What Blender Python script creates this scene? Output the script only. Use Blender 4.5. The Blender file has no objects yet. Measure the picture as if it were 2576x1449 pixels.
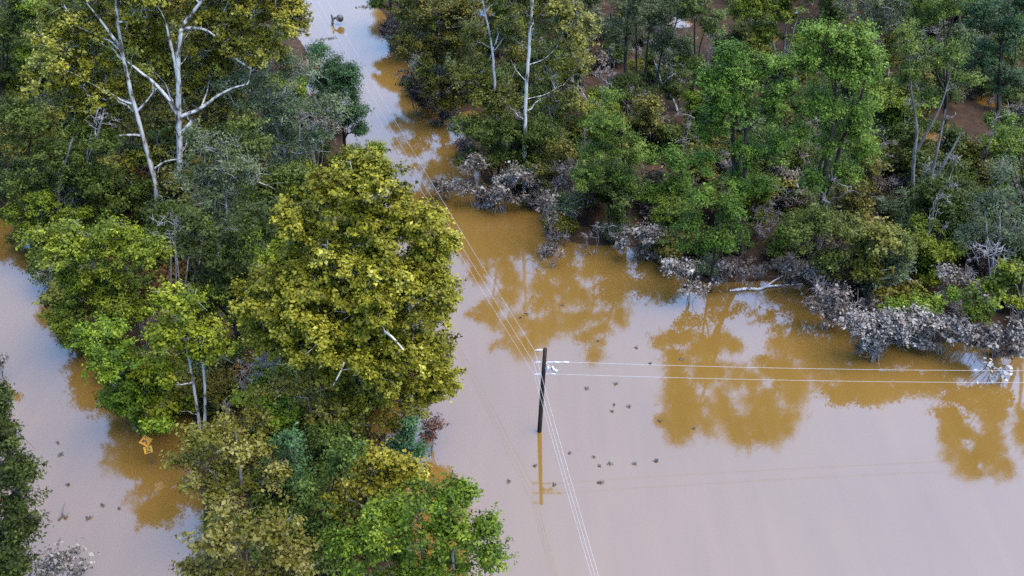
import bpy, math, random
import numpy as np
from mathutils import Vector

R = math.radians
sc = bpy.context.scene
col = sc.collection

# ------------------------------------------------------------------ camera
CH, PITCH = 53.6, R(36.0)              # drone height above the flood, degrees below the horizon
FP = 2422.0                            # focal length in the 2576 px wide photograph
cam_d = bpy.data.cameras.new('camera')
cam = bpy.data.objects.new('camera', cam_d)
col.objects.link(cam)
cam.location = (0, 0, CH)
cam.rotation_euler = (R(90) - PITCH, 0, 0)
cam_d.sensor_width = 36.0
cam_d.lens = 36.0 * FP / 2576.0
cam_d.clip_start, cam_d.clip_end = 0.5, 6000
sc.camera = cam

# ------------------------------------------------------------------ sky, sun, exposure
SUN_EL, SUN_ROT = R(62), R(100)
w = bpy.data.worlds.new('World'); sc.world = w; w.use_nodes = True
nt = w.node_tree
sky = nt.nodes.new('ShaderNodeTexSky'); sky.sky_type = 'NISHITA'; sky.sun_disc = False
sky.sun_elevation, sky.sun_rotation = SUN_EL, SUN_ROT
sky.air_density, sky.dust_density, sky.ozone_density = 1.0, .3, 4.6
bg = nt.nodes['Background']; bg.inputs['Strength'].default_value = 0.15
# thin cloud veil: dimmer towards the horizon than overhead, as under an overcast sky
tcw = nt.nodes.new('ShaderNodeTexCoord'); sp = nt.nodes.new('ShaderNodeSeparateXYZ'); nt.links.new(tcw.outputs['Generated'], sp.inputs[0])
mrw = nt.nodes.new('ShaderNodeMapRange'); nt.links.new(sp.outputs['Z'], mrw.inputs[0])
for i_, v_ in enumerate((0.1, 0.8, .42, 1.15)): mrw.inputs[1 + i_].default_value = v_
mlw = nt.nodes.new('ShaderNodeMix'); mlw.data_type = 'RGBA'; mlw.blend_type = 'MULTIPLY'; mlw.inputs[0].default_value = 1
nt.links.new(sky.outputs[0], mlw.inputs[6]); nt.links.new(mrw.outputs[0], mlw.inputs[7])
nt.links.new(mlw.outputs[2], bg.inputs[0])
sun_d = bpy.data.lights.new('sun', 'SUN'); sun = bpy.data.objects.new('sun', sun_d); col.objects.link(sun)
sun_d.energy, sun_d.angle, sun_d.color = 1.5, R(60), (1, .90, .74)
sdir = Vector((math.sin(SUN_ROT) * math.cos(SUN_EL), math.cos(SUN_ROT) * math.cos(SUN_EL), math.sin(SUN_EL)))
sun.rotation_euler = sdir.to_track_quat('Z', 'Y').to_euler()
vs = sc.view_settings
vs.view_transform = 'Standard'; vs.look = 'None'; vs.gamma = 1.0; vs.use_curve_mapping = False
vs.exposure = 2.8
sc.render.engine = 'CYCLES'
cy = sc.cycles
cy.max_bounces, cy.diffuse_bounces, cy.glossy_bounces, cy.transmission_bounces = 5, 0, 3, 2
cy.use_denoising = False

# ------------------------------------------------------------------ photo pixel -> place
CP, SP = math.cos(PITCH), math.sin(PITCH)
def ray(px, py):
    a, b = (px - 1288.0) / FP, (py - 724.5) / FP
    return a, CP - b * SP, -(SP + b * CP)          # x, y, z per unit depth
def G(px, py, z=0.0):
    x, y, dz = ray(px, py); t = (z - CH) / dz
    return Vector((x * t, y * t, z))
def P(px, py, Y):
    x, y, dz = ray(px, py); t = Y / y
    return Vector((x * t, Y, CH + dz * t))
def depth(p): return p[1] * CP + (CH - p[2]) * SP

# ------------------------------------------------------------------ object helpers
def mesh_np(name, V, F, mat, tint=None, smooth=False):
    """F: (n,k) int array, all faces with k corners."""
    V = np.asarray(V, np.float32); F = np.asarray(F, np.int32)
    me = bpy.data.meshes.new(name)
    n, k = F.shape
    me.vertices.add(len(V)); me.vertices.foreach_set('co', V.ravel())
    me.loops.add(n * k); me.loops.foreach_set('vertex_index', F.ravel())
    me.polygons.add(n); me.polygons.foreach_set('loop_start', np.arange(0, n * k, k, dtype=np.int32))
    if smooth: me.polygons.foreach_set('use_smooth', np.ones(n, bool))
    if tint is not None:
        at = me.attributes.new('tint', 'FLOAT', 'FACE'); at.data.foreach_set('value', np.asarray(tint, np.float32))
    me.update(calc_edges=True)
    if mat: me.materials.append(mat)
    return me
def link(name, me, parent=None, loc=None):
    o = bpy.data.objects.new(name, me); col.objects.link(o)
    if parent: o.parent = parent
    if loc is not None: o.location = loc
    return o
def tag(o, label=None, cat=None, group=None, kind=None):
    if label: o['label'] = label
    if cat: o['category'] = cat
    if group: o['group'] = group
    if kind: o['kind'] = kind
    return o
def thing(name, label, cat, loc=(0, 0, 0), group=None):
    o = bpy.data.objects.new(name, None); col.objects.link(o); o.location = loc
    o.empty_display_size = .3
    return tag(o, label, cat, group)
def copy_thing(root, loc, rz=0, s=(1, 1, 1), label=None, group=None):
    r = root.copy(); col.objects.link(r); r.location = loc; r.rotation_euler = (0, 0, rz); r.scale = s
    if label: r['label'] = label
    if group: r['group'] = group
    for ch in root.children:
        c = ch.copy(); col.objects.link(c); c.parent = r
    return r

# ------------------------------------------------------------------ materials
def new_mat(name):
    m = bpy.data.materials.new(name); m.use_nodes = True
    return m, m.node_tree, m.node_tree.nodes['Principled BSDF']
def ramp(t, stops):
    r = t.nodes.new('ShaderNodeValToRGB'); e = r.color_ramp.elements
    while len(e) < len(stops): e.new(.5)
    for el, (p, c) in zip(e, stops): el.position = p; el.color = (*c, 1)
    return r
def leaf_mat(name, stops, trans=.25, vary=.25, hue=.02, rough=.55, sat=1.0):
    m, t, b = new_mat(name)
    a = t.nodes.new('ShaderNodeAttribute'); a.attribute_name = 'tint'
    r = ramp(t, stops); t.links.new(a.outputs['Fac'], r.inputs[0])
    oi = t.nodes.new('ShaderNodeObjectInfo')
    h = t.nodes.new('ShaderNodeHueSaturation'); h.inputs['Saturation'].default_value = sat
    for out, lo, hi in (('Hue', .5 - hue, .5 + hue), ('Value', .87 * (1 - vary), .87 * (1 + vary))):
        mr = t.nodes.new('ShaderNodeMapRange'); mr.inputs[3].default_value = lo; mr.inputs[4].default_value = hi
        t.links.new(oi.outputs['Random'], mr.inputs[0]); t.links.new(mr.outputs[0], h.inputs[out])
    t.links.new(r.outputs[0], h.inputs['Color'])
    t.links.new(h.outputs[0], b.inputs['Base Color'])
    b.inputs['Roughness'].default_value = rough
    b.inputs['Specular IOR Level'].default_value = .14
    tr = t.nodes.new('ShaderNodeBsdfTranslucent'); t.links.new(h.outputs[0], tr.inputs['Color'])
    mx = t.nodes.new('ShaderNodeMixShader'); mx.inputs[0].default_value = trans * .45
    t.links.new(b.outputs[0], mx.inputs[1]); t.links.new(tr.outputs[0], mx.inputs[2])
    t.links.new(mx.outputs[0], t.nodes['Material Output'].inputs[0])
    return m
def bark_mat(name, c1, c2, c3=None, scale=1.2, rough=.8, zs=.35):
    m, t, b = new_mat(name)
    tc = t.nodes.new('ShaderNodeTexCoord'); mp = t.nodes.new('ShaderNodeMapping'); mp.inputs['Scale'].default_value = (1, 1, zs)
    n = t.nodes.new('ShaderNodeTexNoise'); n.inputs['Scale'].default_value = scale; n.inputs['Detail'].default_value = 5
    t.links.new(tc.outputs['Object'], mp.inputs[0]); t.links.new(mp.outputs[0], n.inputs[0])
    st = [(.44, c1), (.54, c2)] + ([(.60, c3)] if c3 else [])
    r = ramp(t, st); t.links.new(n.outputs[0], r.inputs[0]); t.links.new(r.outputs[0], b.inputs['Base Color'])
    b.inputs['Roughness'].default_value = rough; b.inputs['Specular IOR Level'].default_value = .2
    bp = t.nodes.new('ShaderNodeBump'); bp.inputs['Strength'].default_value = .4; bp.inputs['Distance'].default_value = .03
    t.links.new(n.outputs[0], bp.inputs['Height']); t.links.new(bp.outputs[0], b.inputs['Normal'])
    return m
def plain_mat(name, c, rough=.6, metal=0.0, var=.15, scale=6):
    m, t, b = new_mat(name)
    tc = t.nodes.new('ShaderNodeTexCoord'); n = t.nodes.new('ShaderNodeTexNoise'); n.inputs['Scale'].default_value = scale; n.inputs['Detail'].default_value = 4
    t.links.new(tc.outputs['Object'], n.inputs[0])
    r = ramp(t, [(.3, tuple(x * (1 - var) for x in c)), (.7, tuple(min(1, x * (1 + var)) for x in c))])
    t.links.new(n.outputs[0], r.inputs[0]); t.links.new(r.outputs[0], b.inputs['Base Color'])
    b.inputs['Roughness'].default_value = rough; b.inputs['Metallic'].default_value = metal
    return m

LEAF = {
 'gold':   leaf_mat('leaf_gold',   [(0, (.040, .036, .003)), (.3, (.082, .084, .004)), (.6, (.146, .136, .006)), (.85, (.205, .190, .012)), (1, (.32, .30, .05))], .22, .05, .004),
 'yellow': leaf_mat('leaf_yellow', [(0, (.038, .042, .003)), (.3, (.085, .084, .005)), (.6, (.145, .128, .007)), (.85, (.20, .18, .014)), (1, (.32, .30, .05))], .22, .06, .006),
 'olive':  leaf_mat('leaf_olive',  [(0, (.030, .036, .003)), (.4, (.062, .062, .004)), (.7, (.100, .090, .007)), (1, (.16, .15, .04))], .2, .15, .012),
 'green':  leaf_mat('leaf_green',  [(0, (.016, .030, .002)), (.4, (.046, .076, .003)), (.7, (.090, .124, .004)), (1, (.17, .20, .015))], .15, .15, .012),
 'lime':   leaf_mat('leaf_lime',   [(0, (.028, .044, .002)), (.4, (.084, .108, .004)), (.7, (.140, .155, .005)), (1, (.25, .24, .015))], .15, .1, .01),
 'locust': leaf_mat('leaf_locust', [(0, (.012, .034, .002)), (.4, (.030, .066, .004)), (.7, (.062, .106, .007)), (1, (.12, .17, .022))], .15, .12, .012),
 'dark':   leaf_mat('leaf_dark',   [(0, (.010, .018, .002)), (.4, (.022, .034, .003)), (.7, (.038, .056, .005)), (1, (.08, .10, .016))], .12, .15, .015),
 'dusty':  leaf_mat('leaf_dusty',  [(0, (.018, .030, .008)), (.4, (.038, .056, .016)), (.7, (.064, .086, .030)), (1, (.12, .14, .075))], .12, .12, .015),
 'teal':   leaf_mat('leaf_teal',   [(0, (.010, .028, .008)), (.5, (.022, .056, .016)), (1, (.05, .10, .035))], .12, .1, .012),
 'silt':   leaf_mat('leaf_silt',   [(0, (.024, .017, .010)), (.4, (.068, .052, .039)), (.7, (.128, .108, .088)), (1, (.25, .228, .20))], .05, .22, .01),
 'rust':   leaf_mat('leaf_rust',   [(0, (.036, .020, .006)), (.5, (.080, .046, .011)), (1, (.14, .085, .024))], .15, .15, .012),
 'pink':   leaf_mat('leaf_pink',   [(0, (.050, .022, .014)), (.5, (.090, .042, .028)), (1, (.15, .085, .06))], .15, .1, .01),
}
BARK = {
 'white': bark_mat('bark_sycamore_white', (.40, .385, .35), (.26, .245, .215), (.06, .05, .04), 2.6),
 'grey':  bark_mat('bark_grey', (.17, .155, .14), (.09, .08, .07), None, 2),
 'dark':  bark_mat('bark_dark', (.035, .027, .020), (.018, .014, .010), None, 2),
 'pale':  bark_mat('bark_pale_twig', (.24, .225, .22), (.14, .13, .125), None, 2),
 'silt':  bark_mat('bark_silted', (.20, .17, .16), (.11, .09, .08), None, 2),
}
M_POLE = bark_mat('pole_wood', (.022, .016, .011), (.012, .009, .007), None, 3, .85, .15)
M_GALV = plain_mat('galvanised_steel', (.36, .37, .38), .45, .3)
M_PORC = plain_mat('porcelain', (.36, .37, .38), .25)
M_WIRE = plain_mat('bare_aluminium_wire', (.27, .27, .28), .5, .0)
M_SIGN = plain_mat('sign_orange', (.34, .15, .005), .45, var=.06)
M_SIGNY = plain_mat('sign_amber', (.36, .20, .006), .45, var=.06)
M_BLACK = plain_mat('sign_black', (.012, .010, .008), .5)
M_POST = plain_mat('sign_post_steel', (.10, .09, .08), .6, .3)
M_DEBRIS = plain_mat('wet_debris', (.036, .030, .026), .6, var=.5)
M_LOG = bark_mat('driftwood', (.20, .17, .15), (.10, .08, .065), None, 3)
M_FOAM = plain_mat('foam_white', (.75, .75, .74), .7)

# water
m, t, b = new_mat('muddy_water'); M_WATER = m
tc = t.nodes.new('ShaderNodeTexCoord')
n1 = t.nodes.new('ShaderNodeTexNoise'); n1.inputs['Scale'].default_value = .035; n1.inputs['Detail'].default_value = 4
t.links.new(tc.outputs['Object'], n1.inputs[0])
mpw = t.nodes.new('ShaderNodeMapping'); mpw.inputs['Rotation'].default_value = (0, 0, .5); mpw.inputs['Scale'].default_value = (.5, .06, 1)
n3 = t.nodes.new('ShaderNodeTexNoise'); n3.inputs['Scale'].default_value = 1.0; n3.inputs['Detail'].default_value = 6; n3.inputs['Distortion'].default_value = .6
t.links.new(tc.outputs['Object'], mpw.inputs[0]); t.links.new(mpw.outputs[0], n3.inputs[0])
mrr = t.nodes.new('ShaderNodeMapRange'); mrr.inputs[1].default_value = .3; mrr.inputs[2].default_value = .7; mrr.inputs[3].default_value = .03; mrr.inputs[4].default_value = .085
t.links.new(n3.outputs[0], mrr.inputs[0]); t.links.new(mrr.outputs[0], b.inputs['Roughness'])
ad = t.nodes.new('ShaderNodeMix'); ad.inputs[0].default_value = .35
t.links.new(n1.outputs[0], ad.inputs[2]); t.links.new(n3.outputs[0], ad.inputs[3])
r = ramp(t, [(.3, (.092, .051, .0110)), (.7, (.122, .070, .0165))]); t.links.new(ad.outputs[0], r.inputs[0]); t.links.new(r.outputs[0], b.inputs['Base Color'])
b.inputs['IOR'].default_value = 1.95
n2 = t.nodes.new('ShaderNodeTexNoise'); n2.inputs['Scale'].default_value = .9; n2.inputs['Detail'].default_value = 3
t.links.new(tc.outputs['Object'], n2.inputs[0])
bp = t.nodes.new('ShaderNodeBump'); bp.inputs['Strength'].default_value = .05; bp.inputs['Distance'].default_value = .05
t.links.new(n2.outputs[0], bp.inputs['Height']); t.links.new(bp.outputs[0], b.inputs['Normal'])

# mud floor
m, t, b = new_mat('mud_floor'); M_MUD = m
tc = t.nodes.new('ShaderNodeTexCoord')
n1 = t.nodes.new('ShaderNodeTexNoise'); n1.inputs['Scale'].default_value = .5; n1.inputs['Detail'].default_value = 8; n1.inputs['Roughness'].default_value = .7
t.links.new(tc.outputs['Object'], n1.inputs[0])
r = ramp(t, [(.3, (.010, .0065, .0035)), (.55, (.030, .0165, .0085)), (.75, (.054, .032, .018))]); t.links.new(n1.outputs[0], r.inputs[0]); t.links.new(r.outputs[0], b.inputs['Base Color'])
b.inputs['Roughness'].default_value = .95; b.inputs['Specular IOR Level'].default_value = .15
bp = t.nodes.new('ShaderNodeBump'); bp.inputs['Strength'].default_value = .8; bp.inputs['Distance'].default_value = .2
t.links.new(n1.outputs[0], bp.inputs['Height']); t.links.new(bp.outputs[0], b.inputs['Normal'])

# ------------------------------------------------------------------ water and land
S = 2500.0
wme = mesh_np('flood_water', [(-S, -S, 0), (S, -S, 0), (S, S, 0), (-S, S, 0)], [(0, 1, 2, 3)], M_WATER)
tag(link('flood_water', wme), kind='structure')

RIGHT_SHORE = [(900, -60), (955, 60), (985, 150), (1040, 265), (1110, 330), (1150, 400), (1180, 470), (1250, 510), (1340, 530), (1380, 610), (1470, 630),
               (1600, 650), (1680, 700), (1760, 735), (1880, 725), (2010, 730), (2050, 800), (2150, 860), (2230, 890), (2400, 880), (2500, 910), (2700, 950),
               (3300, 960), (3600, 300), (3200, -300), (900, -300)]
LEFT_SHORE = [(1060, 1800), (1090, 1449), (1030, 1250), (1010, 1120), (1040, 950), (1040, 800), (990, 620), (940, 470), (900, 400), (840, 250), (780, 100), (720, -80), (700, -300),
              (-900, -300), (-900, 560), (-40, 560), (60, 630), (120, 760), (190, 900), (280, 1030), (400, 1060), (450, 1200), (480, 1380), (520, 1500), (560, 1800)]
CORNER_SHORE = [(-400, 900), (-60, 960), (20, 1060), (40, 1250), (60, 1400), (150, 1449), (260, 1560), (300, 1800), (-400, 1800)]
def inside(pts, poly):
    x, y = pts[:, 0], pts[:, 1]; r = np.zeros(len(pts), bool); n = len(poly)
    for i in range(n):
        x1, y1 = poly[i]; x2, y2 = poly[(i + 1) % n]
        c = ((y1 > y) != (y2 > y)) & (x < (x2 - x1) * (y - y1) / (y2 - y1 + 1e-12) + x1)
        r ^= c
    return r
POLY = {k: [tuple(G(*p)[:2]) for p in v] for k, v in (('right', RIGHT_SHORE), ('left', LEFT_SHORE), ('corner', CORNER_SHORE))}
rs = np.random.default_rng(4)
gx = np.arange(-170, 230, 1.0); gy = np.arange(18, 300, 1.0)
X, Y = np.meshgrid(gx, gy); pts = np.c_[X.ravel(), Y.ravel()]
land = np.zeros(len(pts))
for k in POLY: land = np.maximum(land, inside(pts, POLY[k]).astype(float))
land = land.reshape(X.shape)
for _ in range(4):
    p = np.pad(land, 1, mode='edge'); land = (p[:-2, 1:-1] + p[2:, 1:-1] + p[1:-1, :-2] + p[1:-1, 2:] + p[1:-1, 1:-1]) / 5
nz = np.zeros_like(X)
for k in range(30):
    a = rs.uniform(0, 6.28); f = rs.uniform(.08, .9); nz += np.sin((X * math.cos(a) + Y * math.sin(a)) * f + rs.uniform(0, 6.28)) * .16 / (.4 + f)
Z = -1.6 + 1.92 * land + nz * .24
V = np.c_[X.ravel(), Y.ravel(), Z.ravel()]
nxn, nyn = len(gx), len(gy)
i = (np.arange(nyn - 1)[:, None] * nxn + np.arange(nxn - 1)[None, :]).ravel()
tag(link('mud_ground', mesh_np('mud_ground', V, np.c_[i, i + 1, i + 1 + nxn, i + nxn], M_MUD, smooth=True)), kind='structure')

# ------------------------------------------------------------------ vegetation geometry
def unit(v): return v / (np.linalg.norm(v, axis=-1, keepdims=True) + 1e-9)
def rand_unit(g, n): return unit(g.normal(size=(n, 3)))
def tubes(chains, sides=5):
    """chains: list of (points (k,3), radii (k,)); returns V,F quads"""
    VV, FF, base = [], [], 0
    ang = np.arange(sides) * 2 * math.pi / sides; ca, sa = np.cos(ang), np.sin(ang)
    for pts, rad in chains:
        pts = np.asarray(pts, float); rad = np.asarray(rad, float); k = len(pts)
        d = np.gradient(pts, axis=0); d = unit(d)
        ref = np.where(np.abs(d[:, 2:3]) < .9, np.array([[0, 0, 1.]]), np.array([[1., 0, 0]]))
        u = unit(np.cross(d, ref)); v = np.cross(d, u)
        ring = pts[:, None] + rad[:, None, None] * (u[:, None] * ca[None, :, None] + v[:, None] * sa[None, :, None])
        VV.append(ring.reshape(-1, 3))
        a = base + (np.arange(k - 1)[:, None] * sides + np.arange(sides)[None]).ravel()
        bq = base + (np.arange(k - 1)[:, None] * sides + (np.arange(sides)[None] + 1) % sides).ravel()
        FF.append(np.c_[a, bq, bq + sides, a + sides]); base += k * sides
    return np.concatenate(VV), np.concatenate(FF)
def twig_tubes(p0, p1, p2, r0):
    """n three-sided twigs through three points, vectorised"""
    n = len(p0); pts = np.stack([p0, p1, p2], 1)
    d = unit(p2 - p0); ref = np.where(np.abs(d[:, 2:3]) < .9, np.array([[0, 0, 1.]]), np.array([[1., 0, 0]]))
    u = unit(np.cross(d, ref)); v = np.cross(d, u)
    ang = np.arange(3) * 2 * math.pi / 3
    off = u[:, None] * np.cos(ang)[None, :, None] + v[:, None] * np.sin(ang)[None, :, None]
    rad = np.stack([r0, r0 * .75, r0 * .3], 1)
    V = pts[:, :, None] + off[:, None] * rad[:, :, None, None]
    V = V.reshape(-1, 3); b0 = np.arange(n)[:, None] * 9
    q = np.array([[s * 3 + j, s * 3 + (j + 1) % 3, (s + 1) * 3 + (j + 1) % 3, (s + 1) * 3 + j] for s in range(2) for j in range(3)])
    F = (b0[:, :, None] + q[None]).reshape(-1, 4)
    return V, F
def leaves(g, C, Nrm, size, wid, fold=.25):
    """one folded diamond leaf per centre"""
    n = len(C)
    t = unit(np.cross(Nrm, rand_unit(g, n))); bt = np.cross(Nrm, t)
    s = size[:, None]
    a = C - t * s * .5; c = C + t * s * .5
    lift = Nrm * s * fold * .5
    b_ = C + bt * s * wid * .5 + lift + t * s * .08; d_ = C - bt * s * wid * .5 + lift + t * s * .08
    V = np.stack([a, b_, c, d_], 1).reshape(-1, 3)
    F = np.arange(4 * n).reshape(-1, 4)
    return V, F

KIND = {  # leaf material, bark, clump radius m, sprays per clump, leaves per spray, leaf size, width, spray radius, twigs per clump
 'gold':   dict(leaf='gold',   bark='white', rc=1.1, sp=12, lp=58, ls=.19, lw=.75, sr=.30, tw=2),
 'yellow': dict(leaf='yellow', bark='white', rc=1.1,  sp=12, lp=32, ls=.21, lw=.75, sr=.32, tw=9),
 'olive':  dict(leaf='olive',  bark='grey',  rc=1.0,  sp=11, lp=26, ls=.20, lw=.7,  sr=.32, tw=6),
 'green':  dict(leaf='green',  bark='grey',  rc=.95,  sp=11, lp=36, ls=.19, lw=.6,  sr=.30, tw=3),
 'lime':   dict(leaf='lime',   bark='grey',  rc=.95,  sp=11, lp=34, ls=.21, lw=.7,  sr=.30, tw=3),
 'locust': dict(leaf='locust', bark='dark',  rc=1.0,  sp=12, lp=32, ls=.17, lw=.5,  sr=.32, tw=3),
 'dark':   dict(leaf='dark',   bark='dark',  rc=1.05, sp=11, lp=34, ls=.19, lw=.55, sr=.32, tw=4),
 'dusty':  dict(leaf='dusty',  bark='pale',  rc=1.05, sp=11, lp=28, ls=.17, lw=.5,  sr=.36, tw=9),
 'teal':   dict(leaf='teal',   bark='dark',  rc=1.0,  sp=11, lp=34, ls=.18, lw=.45, sr=.32, tw=4),
 'silt':   dict(leaf='silt',   bark='silt',  rc=.7,   sp=7,  lp=10, ls=.23, lw=.65, sr=.28, tw=9),
 'rust':   dict(leaf='rust',   bark='grey',  rc=.85,  sp=9,  lp=22, ls=.19, lw=.6,  sr=.3,  tw=7),
 'pink':   dict(leaf='pink',   bark='grey',  rc=.75,  sp=9,  lp=20, ls=.18, lw=.55, sr=.28, tw=8),
 'bare':   dict(leaf=None,     bark='pale',  rc=.55,  sp=0,  lp=0,  ls=.2,  lw=.5,  sr=.4,  tw=11),
}
def crown_leaves(g, C, rc, K, dens=1.0):
    nC = len(C); ns = K['sp']; nl = max(3, int(K['lp'] * dens))
    d = rand_unit(g, nC * ns).reshape(nC, ns, 3); d[..., 2] = np.where(d[..., 2] < -.35, -d[..., 2], d[..., 2]); d = unit(d + np.array([0, 0, .25]))
    rr = rc[:, None, None] * g.uniform(.45, 1.35, (nC, ns, 1))
    sc_ = C[:, None] + d * rr * np.array([1, 1, .8])
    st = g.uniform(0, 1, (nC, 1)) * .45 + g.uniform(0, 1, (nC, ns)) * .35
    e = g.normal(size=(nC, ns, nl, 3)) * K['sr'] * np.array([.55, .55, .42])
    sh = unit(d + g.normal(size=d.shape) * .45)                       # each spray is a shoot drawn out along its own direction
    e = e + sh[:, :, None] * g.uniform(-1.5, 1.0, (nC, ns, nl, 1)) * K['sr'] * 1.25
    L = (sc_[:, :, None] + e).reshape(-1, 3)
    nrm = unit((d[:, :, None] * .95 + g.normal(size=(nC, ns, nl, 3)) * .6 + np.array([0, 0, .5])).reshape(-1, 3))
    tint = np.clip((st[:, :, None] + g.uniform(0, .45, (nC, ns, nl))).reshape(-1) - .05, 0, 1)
    sz = K['ls'] * np.clip(g.lognormal(-.05, .38, len(L)), .4, 2.0)
    V, F = leaves(g, L, nrm, sz, K['lw'])
    return V, F, tint
def skeleton(g, trunks, C, rc, r_tip=.035, twigs=3, twig_r=.022, zmin=.3):
    """trunks: list of (points, radii). Limbs run from the trunks to every clump centre; returns V,F of wood."""
    chains = []; N = []; NR = []
    for pts, rad in trunks:
        pts = np.asarray(pts, float); rad = np.asarray(rad, float)
        tt = np.linspace(0, 1, len(pts)); tf = np.linspace(0, 1, max(8, len(pts) * 3))
        pf = np.stack([np.interp(tf, tt, pts[:, j]) for j in range(3)], 1); rf = np.interp(tf, tt, rad)
        for _ in range(2): pf[1:-1] = (pf[:-2] + pf[1:-1] * 2 + pf[2:]) / 4
        pf[1:-1] += g.normal(size=pf[1:-1].shape) * rf[1:-1, None] * .12
        chains.append((pf, rf)); N += list(pf); NR += list(rf)
    z0 = min(p[2] for p in N)
    N = [np.array(p) for p in N]; own = [-1] * len(N)
    arr = np.array(N); order = np.argsort([np.min(np.linalg.norm(arr - c, axis=1)) for c in C]) if len(C) else []
    br = []
    for ci in order:
        c = C[ci]; A = np.array(N); h = np.linalg.norm((A - c)[:, :2], axis=1)
        cost = np.linalg.norm(A - c, axis=1) + 1.6 * np.maximum(0, A[:, 2] - c[2] + .35 * h) + 6 * (A[:, 2] < z0 + zmin)
        k = int(np.argmin(cost)); a = N[k]; L = np.linalg.norm(c - a)
        mid = a * .5 + c * .5 + np.array([0, 0, -.10 * L]) + g.normal(size=3) * .07 * L
        q1 = a * .72 + mid * .28 * 1.0 + (mid - a) * .12 * 0 ; tq = np.linspace(0, 1, 6)[:, None]
        pts = (1 - tq) ** 2 * a + 2 * tq * (1 - tq) * mid + tq ** 2 * c
        pts[1:-1] += g.normal(size=(4, 3)) * .03 * L
        i0 = len(N); N += list(pts[2:]); own += [len(br)] * 4; NR += [0] * 4
        br.append([k, pts, i0])
    # pipe model
    cnt = np.ones(len(br))
    for j in range(len(br) - 1, -1, -1):
        o = own[br[j][0]]
        if o >= 0: cnt[o] += cnt[j]
    for j, (k, pts, i0) in enumerate(br):
        r0 = r_tip * cnt[j] ** .55 + .012; o = own[k]
        if o < 0: r0 = min(r0, NR[k] * .8 + .01)
        chains.append((pts, np.linspace(r0, max(r_tip * .3, r0 * .18), len(pts))))
    V, F = tubes(chains, 6)
    if twigs and len(C):
        n = len(C) * twigs; c0 = np.repeat(C, twigs, 0); r_ = np.repeat(rc, twigs)[:, None]
        q0 = rand_unit(g, n); d = unit(rand_unit(g, n) + q0 * .8 + np.array([0, 0, .3]))
        st = c0 + q0 * r_ * g.uniform(0, .2, (n, 1)); L = r_ * g.uniform(.5, 1.25, (n, 1))
        md = st + d * L * .5 + rand_unit(g, n) * L * .26; en = st + d * L + rand_unit(g, n) * L * .5
        V2, F2 = twig_tubes(st, md, en, np.full(n, twig_r) * g.uniform(.6, 1.3, n))
        F = np.concatenate([F, F2 + len(V)]); V = np.concatenate([V, V2])
    return V, F

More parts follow.
